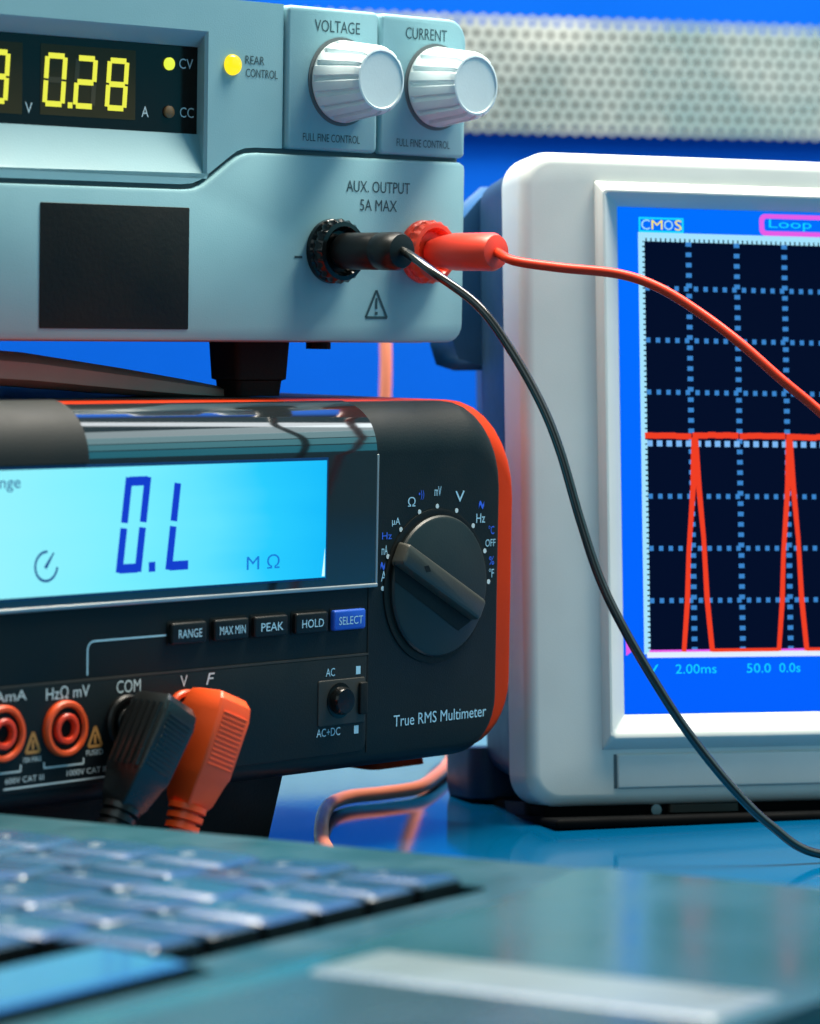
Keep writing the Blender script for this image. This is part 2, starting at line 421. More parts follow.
# display
b = D.mb(); b.box(-190.6, -85.8, 26.7, 47.9, -6, -5.2); win = b.build('display_window', M['window'], psu, 0)
b = D.mb(); b.quad(-133.9, -105.2, 29.2, 46.0, -5.12); b.quad(-165, -139.2, 29.0, 45.8, -5.12); b.build('digit_module', M['module'], win, 0)
SEGS = {'0': 'abcdef', '2': 'abged', '8': 'abcdefg', '3': 'abgcd'}
def seg7(b, ch, u, v, w, h, t, n, sl, on=True):
    """seven-segment digit with its lower left corner at u, v"""
    def P(x, y): return (u + x + sl * y, v + y)
    g = .25
    S_ = {'a': ((g, h), (w - g, h)), 'g': ((g, h / 2), (w - g, h / 2)), 'd': ((g, 0), (w - g, 0)),
          'f': ((0, h / 2 + g), (0, h - g)), 'b': ((w, h / 2 + g), (w, h - g)), 'e': ((0, g), (0, h / 2 - g)), 'c': ((w, g), (w, h / 2 - g))}
    for k, (p, q) in S_.items():
        if (k in SEGS[ch]) == on: b.stroke(P(*p), P(*q), t, n)
for on, mt, nm, nn in ((True, M['seg'], 'lit_segments', -5.02), (False, M['segoff'], 'dim_segments', -5.06)):
    b = D.mb()
    for ch, u, v in (('3', -149.5, 31.8), ('0', -132.7, 31.9), ('2', -123.6, 31.8), ('8', -114.0, 31.8)):
        seg7(b, ch, u, v, 5.3, 11.4, 1.35, nn, .07, on)
    if on: b.quad(-125.8, -124.4, 31.1, 32.5, nn)
    b.build(nm, mt, win, 0)
text(D, 'V', -137.3, 30.6, 2.2, 2.6, -5.05, M['whiteprint'], win)
text(D, 'A', -102.2, 31.4, 2.2, 2.6, -5.05, M['whiteprint'], win)
text(D, 'CV', -89.5, 43.7, 4.4, 2.5, -5.05, M['whiteprint'], win)
text(D, 'CC', -89.1, 31.8, 4.4, 2.5, -5.05, M['whiteprint'], win)
b = D.mb(); b.lathe(-94.9, 43.4, [(1.55, -5.2), (1.55, -4.6), (.8, -4.3)], 20); b.build('mode_lamp', M['greenled'], win)
b = D.mb(); b.lathe(-94.8, 31.7, [(1.5, -5.2), (1.5, -4.6), (.8, -4.3)], 20); b.build('mode_lamp', M['amber'], win)
# binding posts
def post(cu, cv, mat, nm):
    b = D.mb()
    def kn(t, n): return 1 + (.03 * math.cos(20 * t) if 3.0 < n < 6.2 else 0)
    b.lathe(cu, cv, [(8.0, 1.0), (8.2, 1.5), (8.1, 2.6), (7.5, 3.1), (7.9, 3.6), (8.0, 5.4), (7.4, 6.4), (6.3, 6.6), (5.7, 6.0), (5.2, 4.5)], 80, kn, True, True)
    return b.build(nm, mat, psu, 35)
post(-46.8, -1.3, M['blackgloss'], 'binding_post'); o = post(-14.8, -.8, M['red'], 'binding_post'); o['label'] = 'red binding post'
# feet
def foot_psu(u, n):
    b = D.mb()
    b.loft([[(x, -38.4, z) for x, z in rrect(u - 7.2, u + 7.2, n - 5, n + 4.2, 1.6)], [(x, -34.5, z) for x, z in rrect(u - 7.6, u + 7.6, n - 5.4, n + 4.6, 1.6)],
            [(x, -34.1, z) for x, z in rrect(u - 8.6, u + 8.6, n - 6, n + 5.2, 1.6)], [(x, -24.6, z) for x, z in rrect(u - 9.2, u + 9.2, n - 6.4, n + 5.6, 1.6)]])
    b.build('foot', M['blackrub'], psu)
foot_psu(-58.4, -16); foot_psu(-172, -21); foot_psu(-63.6, -170); foot_psu(-172, -170)
b = D.mb(); b.loft([[(-40.5 + 3.2 * math.cos(t * PI / 8), v, -10 + 3.2 * math.sin(t * PI / 8)) for t in range(16)] for v in (-26.3, -24.6)]); b.build('screw', M['blackrub'], psu)

# ------------------------------------------------------------------ banana leads plugged into the supply
def banana(name, label, cu, cv, m_body, m_tip, r, path, m_wire, wr, kind):
    org = D.W(cu, cv, 1.0)
    t = thing(name, label, 'test lead', org, D.R)
    b = MB((cu, cv, 1.0))
    if kind == 'black':
        b.lathe(cu, cv, [(3.6, 5.0), (4.5, 6.5), (4.65, 8), (4.7, 19.0), (4.45, 19.5), (4.45, 20.3), (4.75, 20.9), (4.8, 26.6), (4.2, 28.0), (2.4, 28.4)], 32)
    else:
        b.lathe(cu, cv, [(3.2, 5.0), (3.6, 6.6), (4.0, 8.2), (4.6, 12), (4.85, 14), (4.9, 27.3), (4.3, 28.7), (2.4, 29.1)], 32)
    b.build('plug', m_body, t)
    inv = D.R.transposed()
    P0 = D.W(cu, cv, 22); P1 = D.W(cu, cv, 28.4)
    tube('cable', [P0, P1] + [Vector(p) for p in path], wr, m_wire, t, 10, 12, org, inv)
    return t
CAM = Vector((0, 0, .122))
BL = [(.00665, .847, .1428), (.0165, .843, .1353), (.0238, .841, .1256), (.0314, .838, .1123), (.0363, .836, .1002), (.0412, .834, .0833), (.0460, .832, .0689), (.0520, .830, .0565),
      (.0603, .829, .0424), (.0676, .829, .0315), (.0773, .829, .0194), (.0872, .830, .0096), (.0995, .833, .0022), (.125, .842, .0012), (.17, .86, .0012), (.24, .87, .0012)]
banana('black_lead', 'black test lead plugged into the black post, its cable drooping in front of the oscilloscope', -46.8, -1.3, M['black'], M['black'], 4.7, BL, M['wire_black'], .00112, 'black')
RL = [(.0262, .872, .1470), (.0373, .868, .1452), (.0524, .866, .1435), (.0623, .864, .1400), (.0724, .862, .1337), (.0822, .859, .1261), (.0919, .857, .1174), (.1018, .856, .1091),
      (.122, .852, .091), (.148, .846, .062), (.172, .842, .026), (.192, .842, .004), (.215, .85, .0012), (.26, .88, .0012)]
banana('red_lead', 'red test lead plugged into the red post, its cable arching across the scope screen', -14.8, -.8, M['redgrip'], M['redgrip'], 4.9, RL, M['wire_red'], .00125, 'red')

# ------------------------------------------------------------------ benchtop multimeter
Q = Dev((.0066, .87, .065), 48, -1.3, 0, (-80, -64, -60))
mm = thing('multimeter', 'black and orange benchtop multimeter with a bright cyan display reading 0.L', 'multimeter', Q.loc, Q.R)
VT, VB, UR, UL = 46.3, -45.2, 25.9, -190.
def shell(b, ul, ur, vb, vt, it, ir, ib, depth, n0, back, r, steps=9):
    L = []
    for k in range(steps + 1):
        a = .5 * PI * k / steps
        f = 1 - math.sin(a); n = n0 - depth * (1 - math.cos(a))
        L.append([(u, v, n) for u, v in rrect(ul + ir * f, ur - ir * f, vb + ib * f, vt - it * f, r, 8)])
    L.append([(u, v, back) for u, v in rrect(ul, ur, vb, vt, r, 8)])
    b.loft(list(reversed(L)))
b = Q.mb(); shell(b, UL, UR, VB, VT, 12.5, 2.4, 4.5, 12, 0, -24, (10, 12, 12, 12)); b.build('front_shell', M['mmface'], mm, 40)
b = Q.mb(); shell(b, UL - 6, UR + 9.2, VB + .4, VT + .1, 12.5, 2.2, 4.5, 12, -3.4, -42, (12, 15, 15, 14)); b.build('bumper', M['orange'], mm, 40)
b = Q.mb(); b.loft([[(u, v, n) for u, v in rrect(UL - 4 + i, UR + 4 - i, VB + 2, VT + .2, 12, 8)] for n, i in ((-190, 6), (-184, 1), (-41, 0))]); b.build('rear_case', M['mmrear'], mm, 40)
# lower front area, a hair proud, with its dividing ridge
b = Q.mb(); b.plate(UL + 4, -25.6, VB + 5.4, -15.9, -.4, .35, (4, 3, .4, .4), .3); b.build('jack_panel', M['mmlow'], mm)
b = Q.mb(); b.box(UL + 4, -25.2, -15.9, -15.4, -.3, .42); b.build('ridge', M['brown'], mm, 0)
b = Q.mb(); b.box(-25.4, -24.9, VB + 5, 34.5, -.4, .15); b.build('seam', M['blackprint'], mm, 0)
# the glossy visor follows the rounded top edge
def topcurve(off, amax, k=14):
    out = []
    for i in range(k + 1):
        a = math.radians(amax) * i / k
        nx, ny = 12.5 * math.sin(a) , -12 * (1 - math.cos(a))
        d = Vector((math.sin(a) / 12.5, math.cos(a) / 12)).normalized()
        out.append((VT - 12.5 + nx + d.x * off, ny + d.y * off))
    return out
def curved(u0, u1, v0, off, amax, nm, mat, cut=0.):
    b = Q.mb()
    prof = [(v0, off)] + topcurve(off, amax); back = [(v, n - 1.0 - off * 0) for v, n in reversed(prof)]
    k = len(prof)
    front = [[(u0, v, n) for v, n in prof], [(u1 - cut * max(0, (i_ - k * .4) / k) ** 2, v, n) for i_, (v, n) in enumerate(prof)]]
    bk = [[(u0, v - .3, n) for v, n in back], [(u1 - cut * max(0, (k - 1 - i_ - k * .4) / k) ** 2, v - .3, n) for i_, (v, n) in enumerate(back)]]
    A = front[0] + bk[0]; B = front[1] + bk[1]
    b.loft([A, B]); return b.build(nm, mat, mm, 40)
vis = curved(UL + 3, -23.6, 1.9, .75, 78, 'visor', M['visor'], 8.)
curved(UL + 2.5, -120.6, 33.9, 1.5, 84, 'side_cover', M['mmcover'])
b = Q.mb(); b.plate(UL + 3, -23.0, .9, 1.9, 0, 1.2, .3, .25); b.plate(-23.6, -22.9, 1.0, 33.8, 0, .9, .2, .15); b.build('visor_highlight', M['edge_highlight'], mm)  # bright strips painted in as the highlight along the visor's bevel
# display
b = Q.mb(); b.box(UL + 8, -41.9, 4.2, 32.7, .3, 1.0); lcd = b.build('display', M['lcd'], vis, 0)
b = Q.mb(); b.box(UL + 7.5, -41.3, 3.7, 33.4, .3, .9); b.build('display_border', M['lcdframe'], vis, 0)
b = Q.mb(); b.poly([(-43.2, 4.5), (-42.2, 4.5), (-42.2, 11.5)], 1.05); b.build('edge_glow', M['lcdedge'], lcd, 0)
b = Q.mb(); t = 2.15; sl = .13
def P0(x, y): return (-110.5 + x + sl * y, 9.3 + y)
for p, q in (((.1, 20.0), (5.9, 20.0)), ((.0, 0), (5.8, 0))): b.stroke(P0(*p), P0(*q), t, 1.08)
for x in (0, 5.9):
    b.stroke(P0(x, -.9), P0(x, 9.3), t, 1.08); b.stroke(P0(x, 10.5), P0(x, 20.9), t, 1.08)
b.quad(-101.3, -99.2, 8.2, 10.5, 1.08)
def P1(x, y): return (-94.8 + x + sl * y, 9.3 + y)
b.stroke(P1(0, -.9), P1(0, 9.2), t, 1.08); b.stroke(P1(0, 10.4), P1(0, 19.2), t, 1.08); b.stroke(P1(.2, 0), P1(6.2, 0), t, 1.08)
b.build('reading', M['lcdseg'], lcd, 0)
text(Q, 'Auto Range', -151.8, 29.6, 22, 3.5, 1.08, M['lcdmark'], lcd)
text(Q, 'M Ω', -63.6, 8.9, 11.2, 3.4, 1.08, M['lcdfaint'], lcd)
b = Q.mb()                                          # small meter icon: an open circle and a needle
pts = arcpts(-132.9, 10.9, 3.3, 85, 355, 26)
for p, q in zip(pts, pts[1:]): b.stroke(p, q, .6, 1.08)
b.stroke((-133.2, 10.5), (-130.7, 13.9), .9, 1.09, .4); b.build('meter_icon', M['lcdmark'], lcd, 0)
# dial
b = Q.mb(); b.lathe(-.2, 0, [(19.6, -.3), (19.6, .3), (19.0, .4), (17.9, .2)], 72); dial = b.build('dial', M['blackprint'], mm)
b = Q.mb(); b.lathe(.55, 0, [(17.9, .2), (17.9, .7), (17.5, 1.2), (16.9, 1.4), (.1, 1.5)], 72); b.build('disc', M['dial'], dial)
b = Q.mb(); ca, sa = math.cos(math.radians(-28)), math.sin(math.radians(-28))
def gp(x, y, n): return (-1.4 + x * ca - y * sa, 1.2 + x * sa + y * ca, n)
def grip(hw, hl, n, fl): return [gp(x, y, n) for x, y in rrect(-hl, hl, -hw, hw, (fl, fl, fl, fl), 4)]
b.loft([grip(3.2, 17.0, .7, 1.0), grip(2.9, 16.9, 3.6, 1.0), grip(2.6, 16.7, 4.2, .9), grip(2.1, 16.2, 4.5, .8)]); b.build('grip', M['dialgrip'], dial)
b = Q.mb(); b.face([b.p(*gp(x, y, 1.58)) for x, y in ((-14.5, -6.6), (13.5, -7.4), (17.2, -2.5), (-17.0, -2.5))]); b.build('grip_shade', M['blackprint'], dial, 0)  # flat black strip painted in as the grip's shaded side
b = Q.mb(); q = [gp(x, y, 4.56) for x, y in ((-9.5, 0), (-8, 1.0), (-6.5, 0), (-8, -1.0))]; b.face([b.p(*k) for k in q]); b.build('pointer_mark', M['blackprint'], dial, 0)
for c, body, u, v, w, h in (('b', '~', -20.3, 5.9, 1.6, 2.2), ('w', 'A', -19.9, 3.4, 1.8, 2.6), ('b', 'Hz', -18.9, 13.4, 3.6, 1.7), ('w', 'mA', -19.7, 9.9, 2.2, 2.4),
                            ('w', 'µA', -15.6, 16.7, 3.0, 2.2), ('w', 'Ω', -9.9, 21.6, 2.8, 2.4), ('b', '•))', -6.3, 23.2, 2.0, 2.4), ('w', 'mV', -.1, 24.0, 2.6, 2.4),
                            ('w', 'V', 8.4, 22.4, 3.6, 2.8), ('b', '~', 16.8, 20.0, 2.0, 2.2), ('w', 'Hz', 16.6, 16.6, 3.4, 2.4), ('b', '°C', 20.9, 13.4, 2.2, 2.2), ('w', 'OFF', 20.6, 10.1, 3.9, 1.9),
                            ('b', '%', 21.2, 5.5, 2.0, 2.2), ('w', '°F', 21.2, 2.3, 1.9, 2.3)):
    text(Q, body, u, v, w, h, .15, M['cyanprint'] if c == 'w' else M['blueprint'], mm)
for u, v in ((-18.9, .3), (-17.9, 8.0), (-13.6, 14.6), (-7.0, 19.2), (-.2, 20.7), (7.4, 19.3), (13.8, 14.8), (18.0, 7.9), (19.4, .1)):
    rr = math.hypot(u, v); f = 20.15 / rr
    b = Q.mb(); b.lathe(u * f, v * f, [(.62, .1), (.62, .16)], 12); b.build('position_mark', M['whiteprint'], mm, 0)
text(Q, 'True RMS Multimeter', 2.4, -33.2, 35.4, 2.9, .15, M['cyanprint'], mm)
# push buttons
for body, u, mt in (('RANGE', -88.2, 'black'), ('MAX MIN', -74.2, 'black'), ('PEAK', -60.8, 'black'), ('HOLD', -46.7, 'black'), ('SELECT', -33.2, 'bluebtn')):
    v = -6.6
    b = Q.mb()
    b.loft([[(x, y, n) for x, y in rrect(u - 6.1 + i, u + 6.1 - i, v - 2.9 + i, v + 2.9 - i, .7)] for n, i in ((-.2, 0), (.2, 0), (.25, .35))])
    bt = b.build('button_surround', M['blackprint'], mm)
    b = Q.mb(); b.plate(u - 5.7, u + 5.7, v - 2.5, v + 2.5, 0, 1.5, .7, .5); bt2 = b.build('button', M[mt], mm)
    if mt == 'bluebtn': bt2['label'] = 'blue button'
    text(Q, body, u + .2, v - .15, 7.6 if len(body) < 6 else 8.6, 2.0, 1.56, M['cyanprint'], bt2)
b = Q.mb()                                          # printed bracket line from the buttons to the jacks
pts = [(-94.4, -6.9)] + [(-116.2, -6.9)] + arcpts(-117.2, -8.9, 2.0, 80, 180, 6) + [(-119.2, -14.6)]
for p, q in zip(pts, pts[1:]): b.stroke(p, q, .42, .12)
b.build('bracket_line', M['cyanprint'], mm, 0)
# AC / DC slide with its round button
b = Q.mb(); b.plate(-43.2, -26.4, -32.4, -21.2, .2, .6, .6, .2); rec = b.build('switch_plate', M['brown'], mm)
b = Q.mb(); b.lathe(-35.8, -26.4, [(4.4, .5), (4.4, .8), (3.5, .9), (3.4, 2.4), (3.0, 3.0), (.1, 3.1)], 40); b.build('switch_button', M['blackgloss'], rec)
b = Q.mb(); b.plate(-28.9, -26.2, -30.4, -22.4, .5, 1.4, .5, .3); b.build('slider', M['blackprint'], rec)
for body, u, v, w, h in (('AC', -38.9, -19.3, 3.2, 2.0), ('AC+DC', -39.3, -34.0, 8.4, 2.0)):
    text(Q, body, u, v, w, h, .42, M['cyanprint'], mm)
b = Q.mb()
for u, v in ((-28.9, -19.4), (-29.3, -34.1)): b.quad(u - .8, u + .8, v - 1., v + 1., .42)
b.build('square_mark', M['cyanprint'], mm, 0)
# jacks
for u, v, ma, mb_ in ((-145.2, -25.8, 'redor', 'red'), (-126.4, -26.1, 'redor', 'red'), (-107.4, -26.1, 'black', 'black'), (-88.6, -26.3, 'redor', 'red')):
    b = Q.mb(); b.lathe(u, v, [(6.4, .2), (6.4, 1.3), (6.0, 1.9), (5.2, 1.9), (4.8, 1.2)], 44, None, True, False); jk = b.build('jack', M[ma], mm)
    if ma == 'black': jk['label'] = 'black jack'
    b = Q.mb(); b.ring(u, v, 3.4, 4.85, .7); b.build('jack_gap', M['blackprint'], jk, 0)
    b = Q.mb(); b.lathe(u, v, [(3.5, .5), (3.5, 1.7), (3.2, 2.0), (2.4, 2.0), (2.1, 1.4), (2.0, .1)], 40, None, False, False); b.build('jack_core', M[mb_], jk)
    b = Q.mb(); b.lathe(u, v, [(2.1, .62), (.05, .62)], 24, None, True, True); b.build('jack_hole', M['blackprint'], jk, 0)
for body, u, v, w, h in (('µAmA', -143.6, -17.9, 11.5, 2.9), ('HzΩ mV', -125.4, -17.9, 13.2, 2.9), ('COM', -106.6, -17.9, 7.6, 2.9), ('V', -88.9, -18.0, 2.3, 2.7)):
    text(Q, body, u, v, w, h, .5, M['whiteprint'], mm)
text(Q, 'F', -80.2, -18.0, 1.9, 2.7, .5, M['whiteprint'], mm, slant=.35)
for u, v in ((-135.8, -28.6), (-116.9, -28.8)):
    b = Q.mb()
    tri = [(u - 2.1, v - 2.1), (u + 2.1, v - 2.1), (u, v + 2.4)]
    for i in range(3): b.stroke(tri[i], tri[(i + 1) % 3], .75, .5)
    b.stroke((u, v + .6), (u, v - 1.5), .7, .5); b.build('warning_mark', M['warn'], mm, 0)
for body, u, v, w, h in (('10A MAX', -135.9, -32.3, 5.4, 1.25), ('FUSED', -117.0, -32.3, 5.2, 1.25), ('600V CAT III', -138.2, -36.6, 11.5, 1.3), ('1000V CAT II', -119.5, -36.4, 12.0, 1.3)):
    text(Q, body, u, v, w, h, .5, M['whiteprint'], mm)
b = Q.mb()
for p, q in (((-146, -34.7), (-139.4, -34.7)), ((-132.4, -34.6), (-120.4, -34.6)), ((-144.4, -38.4), (-113, -38.2)), ((-139.4, -33.2), (-139.4, -34.7)), ((-132.4, -33.3), (-132.4, -34.6)), ((-120.4, -33.3), (-120.4, -34.6))):
    b.stroke(p, q, .4, .49)
b.build('jack_lines', M['whiteprint'], mm, 0)
# feet and the folded carrying handle on top
def foot_mm(u, n, w, mat, v1, v0):
    b = Q.mb(); b.loft([[(x, v0, z) for x, z in rrect(u - w, u + w, n - 12, n + 12, 3)], [(x, v1, z) for x, z in rrect(u - w - 1.5, u + w + 1.5, n - 13, n + 13, 3)]])
    b.build('foot', mat, mm)
b = Q.mb(); b.loft([[(x, -64.6, z) for x, z in rrect(-184, -42, -36, -16, 3)], [(x, -44, z) for x, z in rrect(-186, -40, -38, -12, 3)]]); b.build('foot_shade_bar', M['blackrub'], mm)  # foot drawn out into a black bar for the shadow under the meter
foot_mm(-46, -170, 10, M['blackrub'], -42, -67.6); foot_mm(-168, -170, 10, M['blackrub'], -42, -67.6)
b = Q.mb(); b.loft([[(x, -52.6, z) for x, z in rrect(19, 41, -52, -38, 3)], [(x, -43, z) for x, z in rrect(18, 36, -54, -36, 3)]]); b.build('corner_pad', M['orange'], mm)
b = Q.mb()
hp = [(-20, 47.0, 1.2), (-40, 48.6, 2.6), (-62, 50.6, 3.6), (-95, 53.6, 4.6), (-130, 55.4, 5), (-165, 55.6, 5), (-186, 50, 5)]
b.loft([[(u, v + h * .9 * y, -56 + x * 9) for x, y in ((-1, -.6), (-.7, -1), (.7, -1), (1, -.6), (1, .4), (.6, 1), (-.6, 1), (-1, .4))] for u, v, h in hp]); b.build('carry_handle', M['handle'], mm, 50)

# ------------------------------------------------------------------ angled probe plugs in the multimeter
def probe(name, label, ju, jv, ang, mats, path, wm):
    org = Q.W(ju, jv, .5)
    R = Q.R @ Matrix.Rotation(math.radians(ang), 3, 'Y')
    t = thing(name, label, 'test lead', org, R)
    m, mg = mats
    b = MB(); b.lathe(0, 0, [(3.8, .2), (3.8, 5)], 28); b.build('pin_sleeve', m, t)
    b = MB()
    secs = [(6.6, 3.2, 5.0, 12.5), (6.2, 4.4, 4.2, 14.2), (4.6, 5.2, 3.6, 15.6), (1.5, 5.4, 3.4, 16.2), (-12.5, 5.2, 3.8, 15.4), (-14.0, 4.9, 4.1, 14.8), (-19.5, 4.0, 5.0, 13.4), (-21.0, 3.4, 5.6, 12.6)]
    b.loft([[(x, h, z) for x, z in rrect(-w, w, n0, n1, .75, 3)] for h, w, n0, n1 in secs]); body = b.build('plug', m, t, 24)
    b = MB()                                       # grip ribs on the outer face and along the side
    for i in range(12):
        h = 1.6 - i * 1.12
        nn = 16.0 - (1.5 - h) * .055
        b.plate(-3.9, 3.9, h - .28, h + .28, nn - .2, nn + .42, .1, .12, 2)
    b.build('grip_ribs', m, body)
    b = MB()
    for k in range(5 if 'black' in name else 0):
        z = 5.4 + k * 2.1
        b.loft([[(-4.95 - dx, h, z + dz) for dx, dz in ((0, -.55), (.95, -.3), (.95, .3), (0, .55))] for h in (3.6, -12.0)])
    if 'black' in name: b.build('side_ribs', m, body)
    else: b.bm.free()
    b = MB()
    prof = []
    h = -20.6
    for k in range(4):
        prof += [(4.5 - .22 * k, h), (4.5 - .22 * k, h - 1.35), (2.9 - .1 * k, h - 1.5), (2.9 - .1 * k, h - 2.15)]
        h -= 2.25
    b.loft([[(r * math.cos(2 * PI * i / 24), y, 9.2 + r * math.sin(2 * PI * i / 24)) for i in range(24)] for r, y in prof]); b.build('strain_relief', m, t, 30)
    inv = R.transposed()
    def W(x, y, z): return org + R @ Vector((x * .001, -z * .001, y * .001))
    tube('cable', [W(0, -26, 9.2), W(0, -33, 9.2)] + [Vector(p) for p in path], .0017, wm, t, 8, 10, org, inv)
    return t
jb = Q.W(-106.5, -26, .5); jr = Q.W(-87.6, -26.3, .5)
probe('black_probe_lead', 'black angled probe plug hanging from the COM jack of the multimeter', -106.5, -26.0, 30, (M['blackplug'], M['blackplug']),
      [(jb.x - .016, jb.y - .018, .004), (jb.x - .055, jb.y - .010, .0018), (jb.x - .14, jb.y - .0, .0018)], M['wire_black'])
probe('red_probe_lead', 'orange red angled probe plug beside the black one, in the V jack', -88.6, -26.3, 21, (M['redor'], M['redor']),
      [(jr.x - .008, jr.y - .020, .004), (jr.x - .05, jr.y - .024, .0018), (jr.x - .16, jr.y - .018, .0018)], M['wire_red'])

# ------------------------------------------------------------------ oscilloscope
G = Dev((.0268, .905, .0853), 18, 5, -.9, (90, -85, -60))
osc = thing('oscilloscope', 'light grey oscilloscope with a blue gridded screen and red pulse traces', 'oscilloscope', G.loc, G.R)
UE = 206
b = G.mb()
L = [[(u, v, -15.) for u, v in rrect(3.6, UE, -80.8, 92.6, 8.5, 8)]]
for k in range(7):
    a_ = .5 * PI * k / 6
    i = 3.4 * (1 - math.cos(a_)); n = -3.4 * (1 - math.sin(a_))
    L.append([(u, v, n) for u, v in rrect(3.6 + i, UE - i, -80.8 + i, 92.6 - i, 8.5 - i * .7, 8)])
R_ = b.loft(L, True, False)
b.bm.verts.ensure_lookup_table()
b2 = [(u, v) for u, v, n in L[-1]]
b.holed(b2, [[(24.3, -65.9), (184.5, -65.9), (184.5, 85.0), (24.3, 85.0)]], 0)
bez = b.build('front_bezel', M['scopegrey'], osc, 40)
def rr_(d, v0, v1, u0, u1, n, r): return [(u, v, n) for u, v in rrect(u0, u1, v0, v1, r, 4)]
b = G.mb()
b.loft([rr_(0, -65.9, 85.0, 24.3, 184.5, -.1, .5), rr_(0, -64.9, 84.2, 24.7, 184.1, 1.6, 1.), rr_(0, -62.9, 82.4, 25.6, 183.2, 2.9, 1.3), rr_(0, -62.3, 81.9, 26.2, 182.8, 2.9, 1.3),
        rr_(0, -61.3, 81.3, 26.9, 182.2, 2.4, 1.), rr_(0, -56.7, 78.5, 31.7, 178.3, -2.2, .4), rr_(0, -56.7, 78.5, 31.7, 178.3, -3.2, .4)], False, False)
b.build('screen_frame', M['scopegrey'], osc, 30)
# rear case, narrower than the bezel
b = G.mb()
b.loft([[(u, v, n) for u, v in rrect(u0, UE - 6 - i, v0, 91.0 - i * .5, 7, 6)] for n, u0, v0, i in ((-128, 36, -58, 26), (-120, 32, -60, 22), (-60, 13, -70, 4), (-44, 7.5, -73, 1), (-14.5, 4.6, -76, 0))])
b.build('rear_case', M['navydark'], osc, 40)
b = G.mb()
out = [(32, 91.0), (16, 90.5), (9.0, 84.5), (3.4, 78), (1.2, 70), (1.2, 47), (2.6, 42.5), (7, 41.2), (14.2, 41.4), (16, 48), (32, 48)]
b.loft([[(u, v, n) for u, v in offset(list(reversed(out)), o_)] for n, o_ in ((-66, 1.5), (-63, 0), (-49, 0), (-46.5, 1.5))])
b.build('side_handle', M['navy'], osc, 50)
# screen
b = G.mb(); b.box(31.6, 178.4, -56.8, 78.6, -3.2, -2.0); scr = b.build('screen', M['scr'], osc, 0)
g0, g1, h0, h1 = 38.0, 38.0 + 139.6, -40.9, 71.0
b = G.mb(); b.quad(g0, g1, h0, h1, -1.95); b.build('grid_field', M['grid'], scr, 0)
DU, DV = 13.96, 13.93
b = G.mb(); t = .58
vc = 15.5
for k in range(1, 10):
    u = 51.9 + (k - 1) * 14.0
    if u > g1 - 2: continue
    y = h0 + 1.2
    while y < h1 - .8:
        b.quad(u - .82, u + .82, y - .6, y + .6, -1.92); y += DV / 5
for k in range(-3, 4):
    if k == 0: continue
    v = vc + k * DV - .35
    x = g0 + 1.9
    i = 0
    while x < g1 - .8:
        b.quad(x - .62, x + .62, v - .66, v + .66, -1.915); x += 2.8
b.build('grid_dots', M['dot'], scr, 0)
b = G.mb(); x = g0 + 1.9
while x < g1 - .8:
    b.quad(x - .8, x + .8, vc - .95, vc + .65, -1.91); x += 2.8
b.build('axis_dots', M['dotw'], scr, 0)
b = G.mb()
b.quad(g0 - .6, g0 + .55, h0, h1 + .5, -1.90); b.quad(g0 - .6, g1 + .5, h1 - .6, h1 + .9, -1.895)
y = h0 + 1.
while y < h1 - 1: b.quad(g0 + .55, g0 + 1.2, y - .5, y + .5, -1.9); y += DV / 10
x = g0 + 1.
while x < g1 - 1: b.quad(x - .5, x + .5, h1 - 1.5, h1 - .6, -1.9); x += 1.4
b.build('grid_border', M['line'], scr, 0)
b = G.mb(); b.quad(g0 + .2, g1 + .5, h0 - .95, h0 + .55, -1.89); b.build('grid_base_line', M['linew'], scr, 0)
b = G.mb(); b.quad(g0 + .9, g1, h0 + .55, h0 + 1.15, -1.885); b.build('baseline_glow', M['pink'], scr, 0)
b = G.mb(); N = -1.87
# flat red line with the pulses hanging from it
x = g0 + .5
random.seed(3)
while x < g1:
    x2 = min(x + 13.7, g1); dv = random.uniform(-.15, .15)
    k = 6
    for i in range(k):
        xa, xb = x + (x2 - .3 - x) * i / k, x + (x2 - .3 - x) * (i + 1) / k; dw = random.uniform(-.13, .13)
        b.quad(xa, xb, 17.5 + dv + dw - .8, 17.5 + dv + dw + .8, N)
    x = x2
for u in (52.7, 80.3, 107.9, 135.5, 163.1):
    b.stroke((u + .1, 17), (u - .5, 4), 1.9, N, 1.6); b.stroke((u - .5, 4), (u - 2.1, -14), 1.6, N, 1.3); b.stroke((u - 2.1, -14), (u - 2.7, -27), 1.3, N, 1.45); b.stroke((u - 2.7, -27), (u - 3.9, h0 + .6), 1.45, N, 1.3)
    b.stroke((u + .2, 17), (u + 1.1, 4), 1.9, N, 1.6); b.stroke((u + 1.1, 4), (u + 2.3, -10), 1.6, N, 1.3); b.stroke((u + 2.3, -10), (u + 3.0, -26), 1.3, N, 1.5); b.stroke((u + 3.0, -26), (u + 4.3, h0 + .6), 1.5, N, 1.45)
    if u + 23.2 < g1: b.stroke((u + 4.2, h0 + .9), (u + 23.7, h0 + .9), .9, N)
b.build('red_trace', M['trace'], scr, 0)
